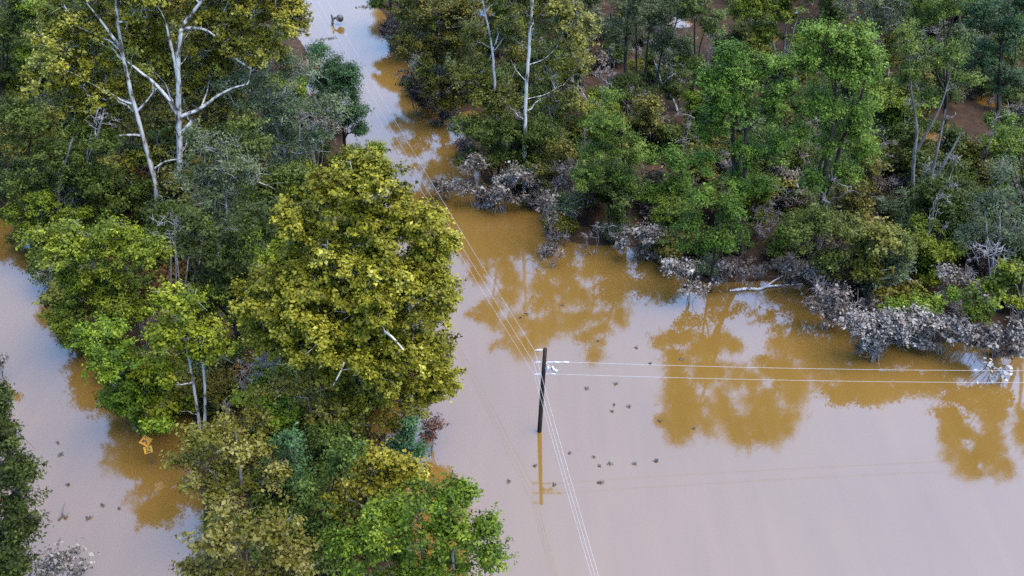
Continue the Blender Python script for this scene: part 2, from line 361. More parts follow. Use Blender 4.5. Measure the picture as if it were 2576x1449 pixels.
_seed = [100]
def build_plant(name, label, cat, base, lobes, kind, group=None, trunk=None, trunk_r=None, dens=1.0, mult=1.0, rc_k=1.0, lean=.0, tint_shift=0, bark=None, twk=1.0, front=None):
    """lobes: (x, y, rx, ry[, metres behind the trunk plane]) in photo pixels, hung at the tree's own distance."""
    _seed[0] += 1; g = np.random.default_rng(_seed[0]); K = dict(KIND[kind])
    B = G(*base); Y0 = B.y
    C, RC = [], []
    for lb in lobes:
        x, y, rx, ry = lb[:4]; dy = lb[4] if len(lb) > 4 else 0
        c = P(x, y, Y0 + dy); m = depth(c) / FP
        ax, az = rx * m, ry * m; ay = min(ax, az) * .9 + .1 * max(ax, az)
        r0 = K['rc'] * rc_k
        r0 = min(r0, .62 * min(ax, az) + .15)
        ex, ey, ez = max(ax - r0 * .75, .15), max(ay - r0 * .75, .15), max(az - r0 * .75, .15)
        n = max(2, int(1.7 * mult * (.7 if kind == 'bare' else 1) * (1.3 + 1.15 * (ex * ez + ex * ey + ey * ez) / (r0 * r0) * .72)))
        d = rand_unit(g, n); d[:, 2] = np.where((d[:, 2] < -.3) & (g.random(n) < .5), -d[:, 2], d[:, 2])
        q = d * (g.random((n, 1)) ** .4) * np.where(g.random((n, 1)) < .2, g.uniform(1.0, 1.4, (n, 1)), 1)   # some shoots stand out of the outline
        pc = np.array(c) + q * np.array([ex, ey, ez])
        C.append(pc); RC.append(r0 * g.uniform(.5, 1.35, n))
    C = np.concatenate(C); RC = np.concatenate(RC)
    keep = (C[:, 2] > .25) & (g.random(len(C)) > .08); C, RC = C[keep], RC[keep]
    top = C[:, 2].max(); loc = np.array(B)
    if trunk is None:
        cx = C[C[:, 2] > np.percentile(C[:, 2], 60)].mean(0); bt = loc + np.array([0, 0, -.9])
        tp = np.array([loc[0] * .25 + cx[0] * .75, loc[1] * .25 + cx[1] * .75, top * .82])
        tr = trunk_r or max(.06, .016 * top)
        k = np.linspace(0, 1, 6)[:, None]
        pl = bt * (1 - k) + tp * k; pl[:, :2] = loc[:2] + (tp - loc)[:2] * (k ** 1.7); pl[1:-1, :2] += g.normal(size=(4, 2)) * .012 * top
        trunks = [(pl, np.linspace(tr, tr * .25, 6))]
        for s_ in range(2 if (cat == 'tree' and top > 7) else (4 if cat != 'tree' else 0)):   # extra stems
            f = g.choice(len(C)); e = C[f].copy(); kk = np.linspace(0, 1, 5)[:, None]
            st = bt + np.array([g.normal() * .02, g.normal() * .02, 0]) if cat != 'tree' else pl[2] + 0
            qq = st * (1 - kk) + e * kk; qq[1:-1] += g.normal(size=(3, 3)) * .02 * top
            trunks.append((qq, np.linspace(tr * .6, tr * .2, 5)))
    else:
        trunks = []
        for tpx, r0, r1 in trunk:
            pl = []
            for q in tpx:
                pl.append(np.array(P(q[0], q[1], Y0 + (q[2] if len(q) > 2 else 0))))
            trunks.append((np.array(pl), np.linspace(r0, r1, len(pl))))
        for q_ in range(1, len(trunks)):                                   # side limbs start on a stem already built
            al = np.concatenate([np.stack([np.interp(np.linspace(0, 1, 40), np.linspace(0, 1, len(tk[0])), tk[0][:, j_]) for j_ in range(3)], 1) for tk in trunks[:q_]])
            dd = np.linalg.norm(al - trunks[q_][0][0], axis=1); trunks[q_][0][0] = al[int(np.argmin(dd))]
        b0 = trunks[0][0][0]; trunks[0][0][0] = [b0[0], b0[1], -.9] if b0[2] < 1.2 else b0
    V, F = skeleton(g, trunks, C, RC, (.019 if (bark or K['bark']) == 'white' else .028) if cat == 'tree' else .016, int(K['tw'] * twk), .032 if kind in ('bare', 'dusty') else .024)
    root = thing(name, label, cat, B, group)
    link('trunk' if cat == 'tree' else 'stems', mesh_np('trunk', V - loc, F, BARK[bark or K['bark']], smooth=True), root)
    if K['leaf']:
        V, F, ti = crown_leaves(g, C, RC, K, dens)
        zk = V.reshape(-1, 4, 3)[:, :, 2].min(1) > .02
        V = V.reshape(-1, 4, 3)[zk].reshape(-1, 3); ti = np.clip(ti[zk] + tint_shift, 0, 1); F = np.arange(len(V)).reshape(-1, 4)
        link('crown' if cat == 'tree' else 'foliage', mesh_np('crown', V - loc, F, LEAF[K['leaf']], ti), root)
    return root
def T(label, base, lobes, kind, name=None, **k):
    return build_plant(name or {'gold': 'sycamore_tree', 'yellow': 'sycamore_tree', 'locust': 'locust_tree', 'bare': 'bare_tree'}.get(kind, 'broadleaf_tree'), label, 'tree', base, lobes, kind, **k)
def SH(label, base, lobes, kind, name='shrub', **k):
    return build_plant(name, label, 'shrub', base, lobes, kind, **k)

# ------------------------------------------------------------------ left woodland between the two channels
T('tall sycamore with forked white trunk leaning left under a thin yellow crown', (405, 600),
  [(230, 120, 130, 120, 3), (130, 190, 75, 85, 2), (330, -20, 150, 90, 1), (190, -20, 150, 90, 2), (280, 230, 110, 60, 4), (140, 80, 70, 80, 2), (360, 110, 90, 110, 5), (230, 230, 90, 80, 3), (420, 20, 80, 80, 5), (250, 300, 85, 55, 4), (180, 270, 65, 55, 3), (380, 400, 60, 40, 4), (290, 420, 60, 40, 3)], 'yellow',
  trunk=[([(412, 640), (395, 480), (375, 400), (350, 310), (325, 210), (310, 150), (297, 70), (290, -30), (280, -110)], .28, .08),
         ([(360, 345), (325, 338), (285, 345), (240, 355)], .15, .05), ([(345, 265), (310, 255), (280, 235)], .12, .04), ([(392, 425), (415, 405), (450, 400)], .12, .05),
         ([(305, 120), (260, 60), (220, 10)], .16, .05), ([(366, 280), (372, 250), (400, 215)], .12, .05)], mult=1.05, tint_shift=.16)
T('tall sycamore with straight white trunk and one white limb reaching right', (470, 600),
  [(560, 60, 130, 110, 3), (690, 30, 100, 80, 1), (640, 130, 100, 70, 2), (460, -70, 150, 90, 1), (430, 190, 80, 70, 5), (560, 190, 70, 60, 4), (740, 60, 60, 70, 0), (600, -50, 120, 70, 1), (400, 150, 70, 90, 6), (520, 150, 90, 90, 6), (620, 20, 120, 90, 3), (400, 270, 50, 60, 6), (545, 255, 75, 60, 5), (500, 320, 50, 40, 4)], 'yellow',
  trunk=[([(480, 640), (455, 440), (450, 340), (450, 240), (447, 160), (455, 70), (485, 30), (525, -15), (560, -70)], .34, .10),
         ([(443, 295), (425, 250), (385, 205), (345, 175), (315, 150)], .22, .07), ([(488, 300), (500, 278), (540, 245), (580, 222), (622, 212)], .20, .06),
         ([(470, 330), (478, 312), (488, 300)], .2, .2), ([(455, 75), (480, 68), (520, 75), (540, 90)], .18, .06), ([(440, 200), (425, 90), (415, 50)], .17, .06), ([(470, 320), (500, 345), (520, 370)], .12, .05)], mult=1.05, tint_shift=.16)
T('speckled brown olive tree showing between and behind the white trunks', (430, 545), [(250, 290, 90, 60), (350, 335, 80, 60), (430, 300, 70, 70), (545, 270, 80, 60), (480, 380, 70, 50), (180, 270, 60, 50), (300, 400, 70, 50)], 'olive', dens=.8, tint_shift=.3)
T('big dense golden sycamore leaning out over the open water', (900, 1100),
  [(905, 480, 100, 75), (930, 430, 55, 45), (960, 450, 60, 50), (805, 475, 45, 55), (850, 530, 60, 50), (750, 570, 75, 75), (960, 560, 110, 100), (870, 640, 170, 110), (1075, 560, 60, 80), (1125, 610, 45, 32), (1080, 660, 80, 90), (770, 720, 140, 110), (1000, 740, 150, 120, -2),
   (1105, 800, 60, 130), (900, 880, 200, 130, -2), (690, 780, 90, 110), (660, 850, 60, 70), (1070, 930, 95, 105), (950, 1000, 150, 60, -1), (800, 800, 130, 120, -2), (1110, 980, 55, 40), (1040, 600, 70, 70), (1090, 890, 60, 70), (1010, 900, 90, 80, -2), (960, 960, 100, 70, -2)], 'gold', mult=1.15, dens=1.1,
  trunk=[([(905, 1130), (905, 1060), (903, 960), (900, 850), (905, 700), (920, 560), (935, 450)], .36, .08),
         ([(903, 940), (960, 860), (1010, 800), (1060, 760)], .22, .06), ([(903, 900), (830, 820), (770, 740)], .22, .06), ([(903, 860), (935, 835, -2), (965, 832, -4), (990, 850, -5), (1015, 880, -5.5)], .14, .05), ([(903, 880), (885, 880, -2), (870, 900, -4), (855, 940, -5), (838, 970, -5)], .12, .04), ([(905, 770), (1000, 690), (1070, 640)], .18, .05)])
T('olive tree fringing the foot of the golden sycamore', (800, 1180), [(700, 1000, 80, 60), (800, 1050, 90, 50), (690, 1080, 70, 50), (880, 1080, 60, 40), (760, 960, 70, 50), (960, 1080, 70, 45), (1040, 1050, 45, 40)], 'olive', bark='grey', dens=.75)
T('green leafy tree on the bank of the left channel', (250, 900), [(290, 620, 85, 75), (160, 630, 95, 75), (240, 730, 120, 85), (190, 830, 70, 75), (390, 650, 60, 60), (330, 760, 70, 70)], 'green', tint_shift=.12, mult=1.1)
T('green tree overhanging the orange road sign', (345, 1085), [(280, 900, 85, 90), (340, 980, 80, 80), (300, 1010, 60, 60), (350, 1060, 45, 40), (392, 1073, 44, 11, -3.3), (220, 870, 60, 60)], 'green', mult=1.1)
T('yellow green tree with two thin white stems', (510, 1095), [(440, 770, 75, 60), (430, 840, 90, 65), (500, 890, 85, 70), (415, 950, 75, 65), (545, 850, 45, 60), (400, 1030, 70, 50), (470, 1000, 60, 50, 2)], 'lime',
  trunk=[([(505, 1110), (500, 1050), (490, 985), (475, 900), (450, 800)], .16, .05), ([(505, 1110), (517, 1060), (516, 995), (510, 900), (500, 850)], .16, .05)], bark='white', dens=.8)
T('mixed olive and yellow tree with slim pale stem below the white stems', (612, 1335), [(520, 1100, 85, 45), (490, 1180, 85, 60), (610, 1140, 90, 65), (560, 1230, 110, 60), (690, 1200, 50, 60)], 'olive', tint_shift=.2,
  trunk=[([(618, 1350), (615, 1280), (605, 1200), (600, 1130), (590, 1080)], .17, .06), ([(610, 1320), (560, 1250), (540, 1190)], .12, .05)], bark='grey')
T('olive tree at the bottom edge with reddish sprays behind it', (640, 1620), [(560, 1350, 100, 70), (680, 1340, 100, 70), (610, 1430, 180, 70), (745, 1410, 70, 70), (500, 1440, 70, 60)], 'olive', tint_shift=.12, mult=1.1)
SH('small reddish leaved shrub among the olive trees', (645, 1350), [(640, 1275, 60, 35), (600, 1260, 30, 25)], 'pink')
T('small yellow tree above the deep green tree at the bottom', (960, 1400), [(960, 1160, 70, 45), (900, 1220, 80, 60), (990, 1220, 90, 70), (850, 1270, 60, 50), (1040, 1200, 40, 40)], 'yellow', bark='grey', tint_shift=.05)
T('deep green tree at the bottom edge beside the open water', (1080, 1620), [(1080, 1260, 95, 55), (1000, 1330, 130, 80), (1120, 1340, 95, 80), (900, 1390, 100, 80), (1060, 1430, 190, 70), (1215, 1330, 45, 30), (1230, 1410, 60, 45), (1160, 1250, 50, 40)], 'green', mult=1.15, tint_shift=-.12)
SH('reddish brown bush at the water edge under the golden sycamore', (1085, 1135), [(1095, 1075, 32, 26), (1075, 1100, 30, 26)], 'pink')
T('small feathery blue green cedar at the foot of the golden sycamore', (1030, 1195), [(1032, 1070, 20, 30), (1025, 1105, 32, 30), (1012, 1140, 42, 28), (1050, 1135, 28, 24)], 'teal', name='cedar_tree', tint_shift=.15)
T('dark olive tree in the gap between the bottom trees', (800, 1430), [(790, 1250, 60, 50), (820, 1330, 60, 60), (750, 1320, 60, 60), (830, 1180, 60, 40), (880, 1140, 60, 40)], 'dark', tint_shift=.1)
SH('blue green young tree with pale leaf tips in the gap', (730, 1310), [(720, 1120, 45, 40), (740, 1175, 55, 50), (690, 1200, 50, 40), (735, 1235, 50, 35)], 'teal')
T('dusty green tree with pale hanging twigs below the white trunks', (570, 780), [(520, 370, 70, 65), (600, 440, 90, 85), (520, 480, 80, 70), (560, 550, 70, 70), (480, 440, 60, 50)], 'dusty')
T('dusty blue green tree reaching over the far channel', (740, 560), [(620, 230, 90, 70), (740, 170, 90, 60), (700, 280, 100, 80), (830, 280, 70, 60), (780, 350, 90, 50), (660, 360, 80, 60), (720, 420, 80, 50)], 'dusty', tint_shift=.1)
T('dark green tree between the dusty trees and the golden sycamore', (680, 700), [(640, 390, 70, 60), (740, 450, 70, 60), (680, 480, 70, 70), (620, 330, 60, 40)], 'dark', tint_shift=.2)
T('dark evergreen tree standing out against the pale far channel', (880, 440), [(805, 140, 35, 40), (840, 190, 45, 50), (870, 240, 45, 45), (890, 290, 40, 40), (905, 330, 30, 25), (840, 260, 50, 50), (880, 200, 40, 50), (820, 220, 50, 60), (860, 300, 50, 40)], 'teal', mult=2.0, tint_shift=-.05)
T('green tree tip rising behind the golden sycamore', (900, 470), [(900, 385, 60, 35), (850, 420, 45, 40), (950, 380, 30, 25)], 'green')
T('dark tree in the shade left of the white trunks', (90, 640), [(60, 320, 90, 85), (150, 420, 100, 80), (60, 460, 90, 70), (220, 470, 80, 70), (270, 370, 50, 50)], 'dark', tint_shift=.1)
T('dark brown green tree at the top left corner', (20, 330), [(20, 90, 60, 90), (0, 200, 50, 60), (50, 20, 50, 50)], 'dark')
T('mid green slender tree beside the yellow crown at top left', (105, 330), [(95, 30, 40, 60), (110, 110, 40, 60), (70, 150, 40, 50)], 'green')
T('leafy green tree at the left edge above the channel', (115, 670), [(110, 515, 60, 50), (90, 590, 60, 60), (190, 560, 60, 50), (45, 550, 45, 40)], 'green', tint_shift=.05)
T('very dark tree filling the hollow left of the golden sycamore', (620, 960), [(650, 560, 80, 70), (590, 650, 80, 70), (520, 620, 80, 60), (560, 720, 90, 80), (470, 560, 60, 50), (620, 740, 60, 90)], 'dark', tint_shift=-.1)
SH('tangle of bare lavender twigs in front of the golden sycamore', (640, 1090), [(640, 920, 50, 50), (620, 980, 50, 50), (680, 900, 50, 40), (650, 1020, 50, 40)], 'bare', name='bare_shrub')
SH('bare pale branches in the dark hollow under the dusty tree', (440, 800), [(440, 600, 70, 40), (500, 590, 50, 40), (420, 560, 50, 30)], 'bare', name='bare_shrub', twk=.4)
SH('bare grey twigs in front of the dark tree at left', (150, 640), [(170, 500, 60, 40), (120, 440, 50, 40), (250, 300, 50, 40)], 'bare', name='bare_shrub', twk=.35)
SH('pale twiggy thicket beside the far channel', (800, 480), [(780, 330, 60, 40), (830, 320, 60, 40), (760, 300, 50, 40)], 'bare', name='bare_shrub', twk=.5)
T('dark tree at the bottom left corner of the flooded channel', (10, 1560), [(-10, 1060, 70, 65), (25, 1120, 50, 55), (15, 1220, 65, 70), (45, 1280, 55, 50), (20, 1370, 65, 60), (10, 1450, 90, 60), (-60, 1250, 60, 120), (-10, 1010, 30, 40), (50, 1190, 35, 45), (60, 1330, 35, 40), (30, 1430, 50, 50)], 'dark', tint_shift=-.12, mult=1.9)
SH('pale silt coated shrub at the bottom left corner', (165, 1500), [(165, 1410, 65, 40), (120, 1440, 60, 40), (210, 1440, 50, 30)], 'silt', tint_shift=.15)
SH('small leafy sprig at the left edge over the channel', (-5, 950), [(5, 905, 22, 20), (-15, 925, 20, 20)], 'silt', dens=.7)

# ------------------------------------------------------------------ right woodland
T('dark olive tree at the mouth of the far channel', (1110, 315), [(1080, 40, 90, 80), (1055, 120, 70, 65), (1140, 130, 80, 80), (1095, 210, 75, 55), (1170, 40, 70, 60), (1120, 260, 60, 40)], 'olive', tint_shift=-.12)
T('slim sycamore with crooked white trunk beside the taller one', (1250, 440), [(1205, -30, 80, 60, 2), (1190, 190, 75, 65, 2), (1275, 110, 50, 80, 3), (1240, 260, 80, 55), (1190, 90, 40, 70, 3)], 'olive', bark='white',
  trunk=[([(1255, 460), (1248, 320), (1244, 200), (1240, 130), (1230, 75), (1217, 20), (1205, -60)], .20, .06), ([(1240, 130), (1250, 100), (1258, 70)], .1, .04)])
T('tall white trunked sycamore in the middle of the right bank', (1322, 480), [(1335, -50, 110, 60, 2), (1400, 50, 85, 85, 2), (1285, 90, 45, 80, 4), (1420, 165, 80, 65, 2), (1465, 90, 45, 60), (1385, 240, 80, 55, 3), (1275, 260, 60, 55, 3), (1300, 0, 60, 60, 3)], 'olive', tint_shift=.18, bark='white',
  trunk=[([(1320, 500), (1320, 380), (1322, 290), (1325, 210), (1331, 130), (1334, 60), (1342, -20), (1350, -90)], .27, .09), ([(1322, 255), (1370, 240), (1410, 215)], .06, .02), ([(1325, 200), (1300, 180), (1285, 150)], .06, .02), ([(1328, 160), (1370, 150), (1400, 120)], .06, .02)])
T('bluish green tree with several dark trunks at the top', (1620, 300), [(1600, 10, 90, 65), (1690, 50, 85, 65), (1560, 80, 60, 55), (1650, 120, 90, 45), (1725, 120, 35, 45)], 'dusty', bark='dark', tint_shift=-.15,
  trunk=[([(1575, 300), (1572, 200), (1575, 100), (1580, 30)], .3, .1), ([(1575, 300), (1615, 240), (1622, 200), (1630, 100)], .26, .1), ([(1575, 300), (1635, 250), (1652, 200), (1670, 100)], .24, .1), ([(1575, 300), (1598, 250), (1602, 190), (1600, 60)], .22, .1)], twk=.4)
T('green tree with leaning dark trunk above the root mound', (1580, 600), [(1545, 255, 38, 40), (1520, 315, 70, 40), (1570, 385, 70, 50), (1490, 390, 55, 38), (1530, 440, 75, 45), (1590, 480, 50, 40), (1475, 450, 45, 38), (1550, 340, 50, 40)], 'locust', tint_shift=.08)
T('tall dark green locust nearest the bare water edge', (1860, 680), [(1850, 145, 60, 48), (1790, 215, 55, 55), (1920, 185, 55, 50), (1850, 270, 85, 65), (1780, 335, 55, 55), (1930, 300, 45, 60), (1880, 390, 65, 55), (1780, 420, 55, 45), (1840, 470, 60, 50), (1910, 480, 45, 50), (1955, 245, 55, 60), (1850, 205, 80, 60), (1810, 270, 60, 60), (1960, 370, 40, 60)], 'locust', tint_shift=-.02, mult=1.25)
T('tall bright green locust with dense rounded top', (2045, 668), [(2060, 95, 70, 48), (2150, 110, 70, 50), (2020, 155, 65, 55), (2115, 190, 90, 65), (2050, 270, 75, 65), (2150, 285, 65, 55), (2080, 365, 55, 55), (2005, 330, 40, 50), (2190, 200, 40, 60), (2130, 440, 60, 50), (2040, 460, 50, 50), (2180, 380, 40, 50), (2090, 140, 80, 60), (2180, 150, 50, 50), (2150, 340, 60, 50)], 'locust', tint_shift=.2, mult=1.3)
T('thin green tree with forked grey stem right of the bright locust', (2295, 580), [(2285, 110, 55, 55), (2350, 160, 65, 55), (2275, 200, 50, 60), (2400, 130, 50, 55), (2350, 250, 65, 45), (2430, 215, 45, 50)], 'locust', bark='grey', tint_shift=.0, dens=.75, mult=.85,
  trunk=[([(2285, 600), (2295, 480), (2300, 380), (2310, 320), (2290, 230), (2285, 120)], .22, .07), ([(2300, 390), (2340, 320), (2375, 250), (2400, 140)], .16, .05)])
T('dark green bushy tree in front of the tall dark locust', (1790, 735), [(1760, 495, 60, 45), (1830, 525, 60, 55), (1740, 565, 50, 45), (1790, 615, 90, 60), (1710, 620, 35, 45)], 'locust', tint_shift=-.05)
T('dark spreading tree low over the right bank', (2150, 760), [(2060, 560, 80, 55), (2160, 600, 90, 55), (2240, 620, 80, 55), (2080, 655, 100, 45), (2200, 680, 80, 35), (2000, 600, 60, 60)], 'dark', tint_shift=.25)
T('green tree at the right edge behind the dusty thicket', (2560, 640), [(2540, 330, 50, 50), (2560, 400, 50, 60), (2510, 470, 60, 40)], 'locust', tint_shift=.1)
T('bright green bushy tree low at the right edge', (2560, 890), [(2550, 690, 50, 50), (2570, 770, 60, 50), (2500, 730, 45, 40)], 'lime', tint_shift=-.15)
SH('low green thicket just above the grey tangled vines', (2420, 860), [(2420, 750, 60, 35), (2340, 770, 60, 35), (2470, 790, 50, 30), (2250, 780, 50, 25)], 'green')
T('dusty twig filled tree near the right edge', (2480, 720), [(2490, 520, 75, 60), (2450, 600, 75, 55), (2540, 600, 55, 70), (2510, 430, 50, 40)], 'dusty', tint_shift=.12)
T('tall tree just beyond the right edge mirrored in the flood', (2610, 752), [(2770, 230, 70, 60), (2850, 170, 70, 50), (2950, 200, 80, 60), (3030, 270, 60, 60), (2800, 320, 80, 60), (2920, 320, 80, 60), (2740, 410, 60, 50), (2860, 420, 80, 50), (2980, 390, 60, 50), (2700, 300, 50, 50), (2820, 240, 80, 50), (2900, 250, 80, 50), (2660, 380, 50, 50)], 'gold', bark='grey', dens=.6, mult=.95)
T('green tree at the top beyond the bare muddy gap', (1960, 230), [(1880, 20, 80, 55), (1970, 20, 70, 55), (2030, -20, 60, 50), (1930, 90, 70, 40)], 'green')
T('blue grey hazy tree at the top right', (2230, 200), [(2160, 10, 70, 60), (2250, 0, 80, 60), (2210, 60, 60, 50)], 'dusty', tint_shift=.05)
T('dark blue green twiggy tree in the top right corner', (2480, 420), [(2480, 40, 70, 60), (2540, 90, 60, 70), (2470, 150, 60, 60), (2520, 210, 60, 50), (2570, 10, 50, 50)], 'teal', tint_shift=.0, twk=4)
T('mid green tree between the bluish tree and the dark locust', (1735, 330), [(1740, 20, 50, 60), (1790, 60, 40, 60), (1750, 170, 40, 40)], 'dark', tint_shift=.2)
T('green tree on the far side behind the thin forked tree', (2380, 330), [(2330, 40, 60, 50), (2390, 10, 60, 50), (2300, 10, 50, 40)], 'locust', tint_shift=.05)

# low growth on the right bank that the photo shows one by one
SH('dark green undergrowth at the foot of the white trunked sycamore', (1250, 470), [(1180, 320, 60, 50), (1260, 330, 90, 55), (1340, 350, 80, 55), (1230, 400, 100, 45), (1330, 415, 80, 35)], 'dark', tint_shift=.2, mult=1.3)
SH('olive undergrowth right of the white trunked sycamore', (1420, 430), [(1430, 330, 60, 40), (1400, 400, 60, 35), (1450, 270, 40, 40)], 'olive', tint_shift=-.1)
SH('dark silted bush at the bend of the far channel', (1050, 290), [(1050, 230, 45, 35), (1080, 260, 50, 30), (1020, 200, 35, 30)], 'silt', tint_shift=-.35)
SH('brown silted bush beside the far channel mouth', (985, 120), [(980, 80, 40, 35), (1000, 110, 35, 30)], 'silt', tint_shift=-.1)
SH('round silt grey bush standing alone in the brown water under the wires', (1105, 505), [(1105, 470, 36, 26), (1120, 485, 32, 20)], 'silt', tint_shift=.0)
SH('silt grey bush hanging over the bay below the undergrowth', (1200, 520), [(1190, 420, 45, 35), (1180, 480, 50, 32), (1220, 500, 45, 30)], 'silt')
SH('pale leaved silted bush at the tip of the wooded point', (1265, 535), [(1260, 470, 50, 35), (1270, 500, 50, 30), (1300, 440, 40, 28)], 'silt', tint_shift=.12)
SH('white flecked silted bush right of the wooded point', (1360, 510), [(1340, 450, 50, 35), (1375, 470, 50, 30), (1400, 440, 40, 28)], 'silt', tint_shift=.2)
SH('silted bush below the green leaning tree', (1620, 655), [(1610, 590, 55, 40), (1650, 600, 45, 38), (1640, 640, 50, 25), (1570, 620, 40, 28)], 'silt', tint_shift=.05)
SH('bluish silted bush at the water edge left of the white log', (1735, 765), [(1720, 690, 50, 36), (1750, 730, 50, 32), (1690, 670, 35, 30)], 'silt', tint_shift=.12)
SH('pale silted bush behind the white log', (1830, 735), [(1820, 680, 50, 36), (1870, 700, 45, 28), (1800, 710, 30, 22)], 'silt', tint_shift=.15)
SH('silted bush right of the white log', (1960, 735), [(1950, 680, 55, 34), (2000, 700, 40, 28)], 'silt', tint_shift=-.05)
SH('brownish tangled vine mound left of the big grey one', (2080, 830), [(2060, 775, 45, 30), (2110, 790, 50, 35), (2100, 750, 45, 28)], 'silt', tint_shift=0.05, twk=2, rc_k=.85)
SH('big pale grey mound of tangled vines over the water', (2210, 905), [(2200, 820, 70, 50), (2260, 830, 70, 45), (2190, 870, 45, 36), (2150, 820, 50, 32)], 'silt', tint_shift=0.30, twk=3, mult=1.2, rc_k=.85)
SH('grey tangle of silted vines right of the biggest vine mound', (2370, 890), [(2340, 820, 60, 40), (2400, 830, 60, 40), (2330, 865, 50, 28), (2300, 790, 40, 26)], 'silt', tint_shift=0.22, twk=2, rc_k=.85)
SH('silted vines at the right edge above the wires', (2500, 925), [(2480, 850, 60, 40), (2540, 870, 55, 40), (2450, 860, 40, 30), (2570, 830, 40, 30)], 'silt', tint_shift=0.15, twk=2, rc_k=.85)
SH('white flecked silted bush among the locust trunks', (1965, 520), [(1945, 430, 50, 40), (1995, 455, 45, 35), (1960, 480, 45, 30)], 'silt', tint_shift=.15, mult=1.2)
SH('pale silted brush climbing below the dark spreading tree', (2080, 745), [(2040, 690, 50, 30), (2110, 720, 50, 26), (1990, 670, 35, 26)], 'silt', tint_shift=.1)
SH('grey silted brush under the dusty tree at right', (2420, 800), [(2400, 700, 50, 40), (2450, 740, 50, 36), (2380, 750, 40, 30)], 'silt', tint_shift=.05)
SH('brown silted brush along the bank right of the wooded point', (1450, 560), [(1440, 430, 45, 36), (1470, 500, 50, 30), (1420, 470, 40, 28)], 'silt', tint_shift=-.12)
SH('lime green tuft beside the root mound', (1430, 545), [(1425, 515, 28, 22), (1418, 500, 20, 16)], 'lime')
SH('purple grey column of vines on a snag above the root mound', (1380, 640), [(1375, 510, 35, 25), (1382, 550, 28, 25), (1388, 590, 24, 25), (1385, 625, 36, 22)], 'silt', tint_shift=-.12, twk=3)
SH('root mound of silted wood sticking out of the water', (1385, 672), [(1360, 630, 40, 20), (1400, 640, 45, 22), (1380, 655, 32, 14)], 'bare', name='root_mound', bark='silt')
SH('silted bare bush with spreading branches beside the root mound', (1500, 640), [(1480, 590, 45, 25), (1540, 600, 45, 28), (1510, 570, 40, 25), (1470, 620, 30, 20)], 'bare', name='bare_shrub', bark='silt', twk=.7)
SH('bare vines draped over the big vine mound', (2190, 910), [(2190, 850, 60, 40), (2240, 845, 60, 36), (2200, 890, 30, 24)], 'bare', name='bare_shrub', twk=.8)
SH('bare grey thicket behind the vines at the right edge', (2500, 790), [(2480, 640, 60, 50), (2540, 680, 50, 50), (2440, 700, 50, 36)], 'bare', name='bare_shrub', twk=.8)
T('dead grey snag with bare crooked branches near the right edge', (2315, 600), [(2390, 300, 30, 30), (2340, 420, 40, 30)], 'bare', trunk=[([(2312, 610), (2325, 540), (2340, 450), (2360, 370), (2378, 275)], .26, .08), ([(2338, 462), (2370, 420), (2420, 332)], .20, .07)], twk=.25, bark='grey')
T('bare white branched snag under the bluish green tree', (1700, 290), [(1650, 170, 20, 20)], 'bare', trunk=[([(1715, 300), (1690, 240), (1665, 215), (1655, 180), (1645, 150)], .22, .06), ([(1665, 215), (1680, 195), (1700, 185)], .1, .04)], twk=.2, bark='white')
T('bare crooked snag in the gap left of the leaning green tree', (1510, 310), [(1460, 230, 20, 20)], 'bare', trunk=[([(1515, 320), (1490, 275), (1475, 250), (1455, 215)], .2, .06), ([(1490, 275), (1502, 250), (1505, 240), (1510, 210)], .1, .04)], twk=.2, bark='white')

# ------------------------------------------------------------------ fill: undergrowth and farther trees, copies of a few kinds
def proto(kind, nm, lab, cat, H, Wd, seed, group, **k):
    """a plant of its own at its own place; later moved"""
    base = (1288, 500); B = G(*base); m = FP / depth(B)
    lob = []
    g = random.Random(seed)
    for i in range(9 if cat == 'tree' else 6):
        if cat == 'tree':
            z = H * g.uniform(.25 if H < 9 else .35, .86); rr = Wd * g.uniform(.20, .30)
        else:
            z = H * g.uniform(.35, .7); rr = Wd * g.uniform(.22, .32)
        q = P(base[0], base[1], B.y); xo = g.uniform(-.5, .5) * Wd * .6
        dz = z; dd = depth((B.x + xo, B.y, z)); mm = FP / dd
        yc = CH - z; yy = B.y
        py = 724.5 + FP * (yc * CP - yy * SP) / dd
        lob.append((1288 + (B.x + xo) * mm, py, rr * mm, rr * mm * (.9 if cat == 'tree' else .75), g.uniform(-.4, .4) * Wd * .6))
    return build_plant(nm, lab, cat, base, lob, kind, group=group, **k)
PROTO = {}
def reg(key, n, *a, **k):
    PROTO[key] = [proto(a[0], a[1], a[2], a[3], a[4], a[5], 31 * i + len(PROTO) * 97, a[6], **k) for i in range(n)]
reg('dark_shrub', 3, 'dark', 'shrub', 'dark green undergrowth shrub on the shaded woodland floor', 'shrub', 3.4, 4.6, 'dark undergrowth shrubs in the woods', tint_shift=.15)
reg('silt_shrub', 3, 'silt', 'shrub', 'silt coated brown grey shrub on the flooded forest floor', 'shrub', 2.6, 3.8, 'silt coated shrubs in the flooded forest', tint_shift=-.15)
reg('olive_shrub', 2, 'olive', 'shrub', 'olive leaved shrub in the understory of the woods', 'shrub', 3.8, 4.4, 'olive understory shrubs', tint_shift=-.05)
reg('dusty_shrub', 2, 'dusty', 'shrub', 'dusty blue green shrub in the understory of the woods', 'shrub', 4.2, 4.6, 'dusty understory shrubs', twk=2)
reg('rust_shrub', 2, 'rust', 'shrub', 'rusty brown leaved shrub in the understory of the woods', 'shrub', 3.6, 4.2, 'rusty understory shrubs')
reg('bare_shrub', 2, 'bare', 'bare_shrub', 'leafless grey brown brush in the flooded woods', 'shrub', 3.2, 3.8, 'leafless brush in the woods', bark='silt')
reg('green_tree', 3, 'green', 'broadleaf_tree', 'green broadleaf tree in the far woodland at the top of the picture', 'tree', 14, 9, 'green trees of the far woodland')
